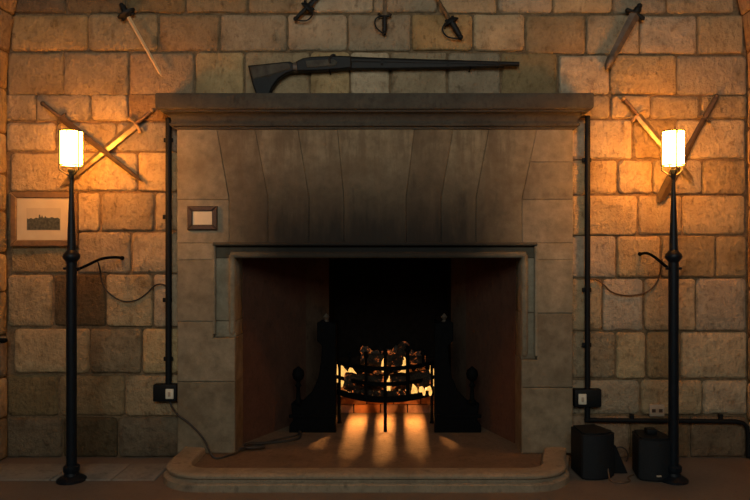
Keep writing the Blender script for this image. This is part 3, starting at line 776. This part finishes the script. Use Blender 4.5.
# ================================================================== PICTURE AND PLAQUE
def framed(name, label, x0, x1, y0, y1, Yw, fw, dep, fmat):
    a, b = P(x0, y1, Yw-dep), P(x1, y0, Yw-dep)
    t = thing(name, label, 'picture' if 'picture' in name else 'plaque', ((a.x+b.x)/2, Yw, a.z))
    X0, X1, Z0, Z1 = a.x, b.x, a.z, b.z
    # four mitred frame rails
    for (q0, q1, q2, q3) in (((X0, Z0), (X1, Z0), (X1-fw, Z0+fw), (X0+fw, Z0+fw)), ((X1, Z0), (X1, Z1), (X1-fw, Z1-fw), (X1-fw, Z0+fw)),
                             ((X1, Z1), (X0, Z1), (X0+fw, Z1-fw), (X1-fw, Z1-fw)), ((X0, Z1), (X0, Z0), (X0+fw, Z0+fw), (X0+fw, Z1-fw))):
        link('frame_rail', prism_xz(bmesh.new(), [q0, q1, q2, q3], Yw-dep, Yw, .006), fmat, t)
    return t, (X0, X1, Z0, Z1)
pic, (x0, x1, z0, z1) = framed('framed_picture', 'framed castle print with wide cream mount, hanging behind the left lamp', 9.5, 76.5, 191.5, 246.5, -.012, .042, .03, 'frame')
link('mount', B(x0+.035, x1-.035, -.030, -.014, z0+.035, z1-.035), 'mountcard', pic)
pa, pb = P(26.5, 231, -.03), P(61, 208, -.03)
link('print', B(pa.x, pb.x, -.0312, -.028, pa.z, pb.z), 'printpaper', pic)
sil = [(27, 230), (60, 230), (60, 219), (57.5, 217.5), (55, 218.2), (52, 217), (49, 218), (46.5, 217.5), (45, 215.8), (44.3, 218), (42.8, 217), (42, 215), (41, 218), (40, 214.5), (39, 215), (38.6, 218.4), (36, 217.6), (33.5, 219), (31, 218), (28.5, 219), (27, 218.3)]
link('castle_silhouette', prism_xz(bmesh.new(), [(P(a, b, -.0312).x, P(a, b, -.0312).z) for a, b in sil], -.0322, -.0300), 'printdark', pic)
pl, (x0, x1, z0, z1) = framed('label_plaque', 'small dark wooden frame holding a blank cream card, on the left chimney breast', 187, 217, 206, 230, YF, .034, .018, 'darkwood')
link('card', B(x0+.03, x1-.03, YF-.010, YF, z0+.03, z1-.03), 'paper', pl)

# ================================================================== CONDUITS, SOCKETS, CABLES
def pipe(label, pts, r, clips):
    t = thing('conduit_pipe', label, 'pipe', tuple(pts[0]))
    bm = bmesh.new(); tube(bm, pts, r, 12); link('pipe', bm, 'plastic', t, 50)
    for c in clips:
        c = Vector(c); bm = bmesh.new(); box(bm, c.x-.03, c.x+.03, -.020, c.y, c.z-.014, c.z+.014, bev=.004); link('clip', bm, 'plastic', t)
    return t
pv = -.035
pipe('black vertical conduit running down the wall left of the chimney breast', [P(168.6, 118, pv), P(168.6, 385, pv)], .020, [P(167, 217, pv), P(167, 300, pv), P(168, 140, pv), P(168, 359, pv)])
pipe('black vertical conduit running down the wall right of the chimney breast', [P(587.5, 116, pv), P(587.5, 421, pv)], .018, [P(587, 160, pv), P(587, 290, pv), P(587, 345, pv)])
hp = thing('conduit_pipe', 'black horizontal conduit low on the wall behind the right lamp', 'pipe', tuple(P(670, 421, pv)))
bm = bmesh.new(); tube(bm, [P(585, 420, pv), P(640, 420.5, pv), P(700, 421, pv), P(735, 421.5, pv), P(743, 423, pv), P(747, 427, pv), P(748.5, 434, pv), P(748.5, 457, pv)], .0150, 12); link('pipe', bm, 'plastic', hp, 50)
for px in (632, 721):
    c = P(px, 416.5, pv); bm = B(c.x-.012, c.x+.012, -.015, -.045, c.z-.03, c.z+.016, bev=.004); link('clip', bm, 'plastic', hp)
def sbox(x0, x1, y0, y1, wx0, wx1, wy0, wy1, label):
    a, b = P(x0, y1, -.06), P(x1, y0, -.06)
    t = thing('switch_box', label, 'switch', ((a.x+b.x)/2, -.01, a.z), 'black switch boxes')
    link('back_box', B(a.x, b.x, -.065, -.004, a.z, b.z, bev=.006), 'plastic', t, 40)
    a, b = P(wx0, wy1, -.07), P(wx1, wy0, -.07)
    r = link('switch_plate', B(a.x, b.x, -.074, -.063, a.z, b.z, bev=.004), 'white_plastic', t, 40)
    c = (a+b)/2; link('rocker', B(c.x-.008, c.x+.008, -.080, -.072, c.z-.016, c.z+.014, bev=.003), 'socket', r, 40)
sbox(153, 176.5, 384.5, 401.5, 165.5, 173.5, 389, 399, 'black switch box with white rocker at the foot of left conduit')
sbox(574.5, 601.5, 389.5, 407, 578.5, 586.5, 394, 404.5, 'black switch box with white rocker on the right conduit')
a, b = P(649.5, 416.5, -.02), P(664.5, 404.5, -.02)
so = thing('wall_socket', 'beige double socket on the wall above the right speaker', 'socket', ((a.x+b.x)/2, -.01, a.z))
link('faceplate', B(a.x, b.x, -.024, -.004, a.z, b.z, bev=.005), 'socket', so, 40)
for k in (.27, .73):
    c = a.lerp(b, k); link('socket_slot', B(c.x-.012, c.x+.012, -.026, -.022, (a.z+b.z)/2-.012, (a.z+b.z)/2+.010), 'darkwood', so)
def cable(label, pts, r=.005, mat='cable', name='cable'):
    bm = bmesh.new(); tube(bm, spline(pts, 8), r, 7); return tag(link(name, bm, mat, None, 60), label, 'cable')
cable('thin dark cable swagged on the wall from left lamp to conduit', [P(98, 262, -.10), P(100, 270, -.04), P(102, 282, -.022), P(109, 293, -.02), P(122, 301, -.02), P(135, 300.5, -.02), P(146, 294, -.02), P(154, 286, -.02), P(161, 284, -.02), P(168, 287, -.025)], .0048)
cable('thin brown cable swagged on the wall from right lamp to conduit', [P(662, 259, -.10), P(661, 268, -.05), P(658, 280, -.02), P(651, 289, -.02), P(641, 294, -.02), P(626, 295.5, -.02), P(612, 292, -.02), P(603, 284, -.02), P(595, 279, -.02), P(588, 280, -.025)], .0052, 'cable_brown')
cable('dark cable drooping from left switch box across the jamb into the hearth', [P(170, 401, -.05), P(172, 407, -.06), P(178, 415, -.09), P(190, 424, -.10), P(203, 438, -.12), Vector((PX(213, -.2), -.19, ZH+.012)), Vector((PX(228, -.16), -.15, ZH+.010)), Vector((OPX0+.08, .05, ZH+.008)), Vector((OPX0+.22, .22, ZH+.008)), Vector((OPX0+.33, .32, ZH+.008)), Vector((GX-.60, .44, ZH+.008))], .0065)
cable('tangled black cable lying on the hearth just inside the left jamb', [Vector((OPX0+.02, -.02, ZH+.009)), Vector((OPX0+.10, .06, ZH+.009)), Vector((OPX0+.17, .0, ZH+.02)), Vector((OPX0+.07, -.05, ZH+.03)), Vector((OPX0+.05, .05, ZH+.025)), Vector((OPX0+.20, .14, ZH+.01)), Vector((OPX0+.36, .24, ZH+.009)), Vector((GX-.62, .47, ZH+.009))], .008)
# iron stub on the left reveal wall
bm = bmesh.new(); tube(bm, [(XL-.01, -.09, PZ(340, -.05)), (XL+.02, -.075, PZ(340, -.05)), (XL+.035, -.07, PZ(339.5, -.05))], [.018, .015, .011], 8)
tag(link('iron_stub', bm, 'iron', None, 40), 'short dark iron stub sticking out of the left side wall', 'iron stub')

# ================================================================== SPEAKERS
def speaker(px, w_, h, dpt, Yf, rot, label, badge, knob):
    x = PX(px, Yf); t = thing('speaker', label, 'speaker', (x, Yf+dpt/2, 0), 'black speakers on the floor')
    n = 10; front = [(-w_/2+w_*k/n, -dpt/2-.035*(1-(2*k/n-1)**2)) for k in range(n+1)]
    plan = front+[(w_/2*.72, dpt/2), (-w_/2*.72, dpt/2)]
    cab = [(a*.985, b+.012) for a, b in front]+plan[-2:]
    parts = []
    bm = prism_xy(bmesh.new(), cab, 0, h)
    bmesh.ops.bevel(bm, geom=[e for e in bm.edges if abs(e.verts[0].co.z-e.verts[1].co.z) < 1e-6], offset=.010, segments=2, affect='EDGES')
    parts.append(('cabinet', bm, 'plastic'))
    gp = [(a*.95, b) for a, b in front]+[(w_/2*.95, -dpt/2+.02), (-w_/2*.95, -dpt/2+.02)]
    bm = prism_xy(bmesh.new(), gp, .012, h-.012); parts.append(('grille', bm, 'grille'))
    if badge: bm = B(-.014, .014, -dpt/2-.041, -dpt/2-.028, .034, .042); parts.append(('badge', bm, 'socket'))
    if knob:
        bm = B(-.03, .03, -.03, .03, h, h+.030, bev=.006); parts.append(('bracket_knob', bm, 'plastic'))
    rm = Matrix.Rotation(rot, 4, 'Z')
    for nm, bm, mt in parts:
        bmesh.ops.rotate(bm, verts=bm.verts, matrix=rm.to_3x3()); bmesh.ops.translate(bm, verts=bm.verts, vec=(x, Yf+dpt/2, 0)); link(nm, bm, mt, t, 35)
    return t
sp1 = speaker(595, .215, .275, .19, -.41, math.radians(14), 'black speaker turned slightly, on the floor between hearth kerb and the other speaker', 0, False)
sp2 = speaker(656.5, .212, .252, .19, -.44, 0, 'squarely facing black speaker with small badge, on the floor beside right lamp', 1, True)
# wedge bracket leaning behind the turned speaker
bm = bmesh.new(); prism_xz(bm, [P(a, b, -.32).xz[:] for a, b in ((612, 444), (616, 446), (628, 474), (612, 474))], -.32, -.27, .004)
for v in bm.verts: v.co.z = max(v.co.z, 0.002)
tag(link('speaker_bracket', bm, 'plastic'), 'black triangular bracket on the floor between the two speakers', 'bracket')
cable('loose brown cable looping on the floor between the two speakers', [Vector((PX(611, -.47), -.40, .10)), Vector((PX(610.5, -.47), -.44, .03)), Vector((PX(612, -.47), -.47, .006)), Vector((PX(622, -.48), -.49, .006)), Vector((PX(630, -.46), -.46, .006)), Vector((PX(628, -.4), -.40, .006)), Vector((PX(634, -.36), -.35, .006))], .0045, 'cable_brown')
cable('thin black cable coiled upright against the wall behind the speakers', [P(618+8*math.cos(t)+2, 456+9*math.sin(t), -.06-.02*t/6) for t in [k*.7 for k in range(11)]], .0045, 'cable')
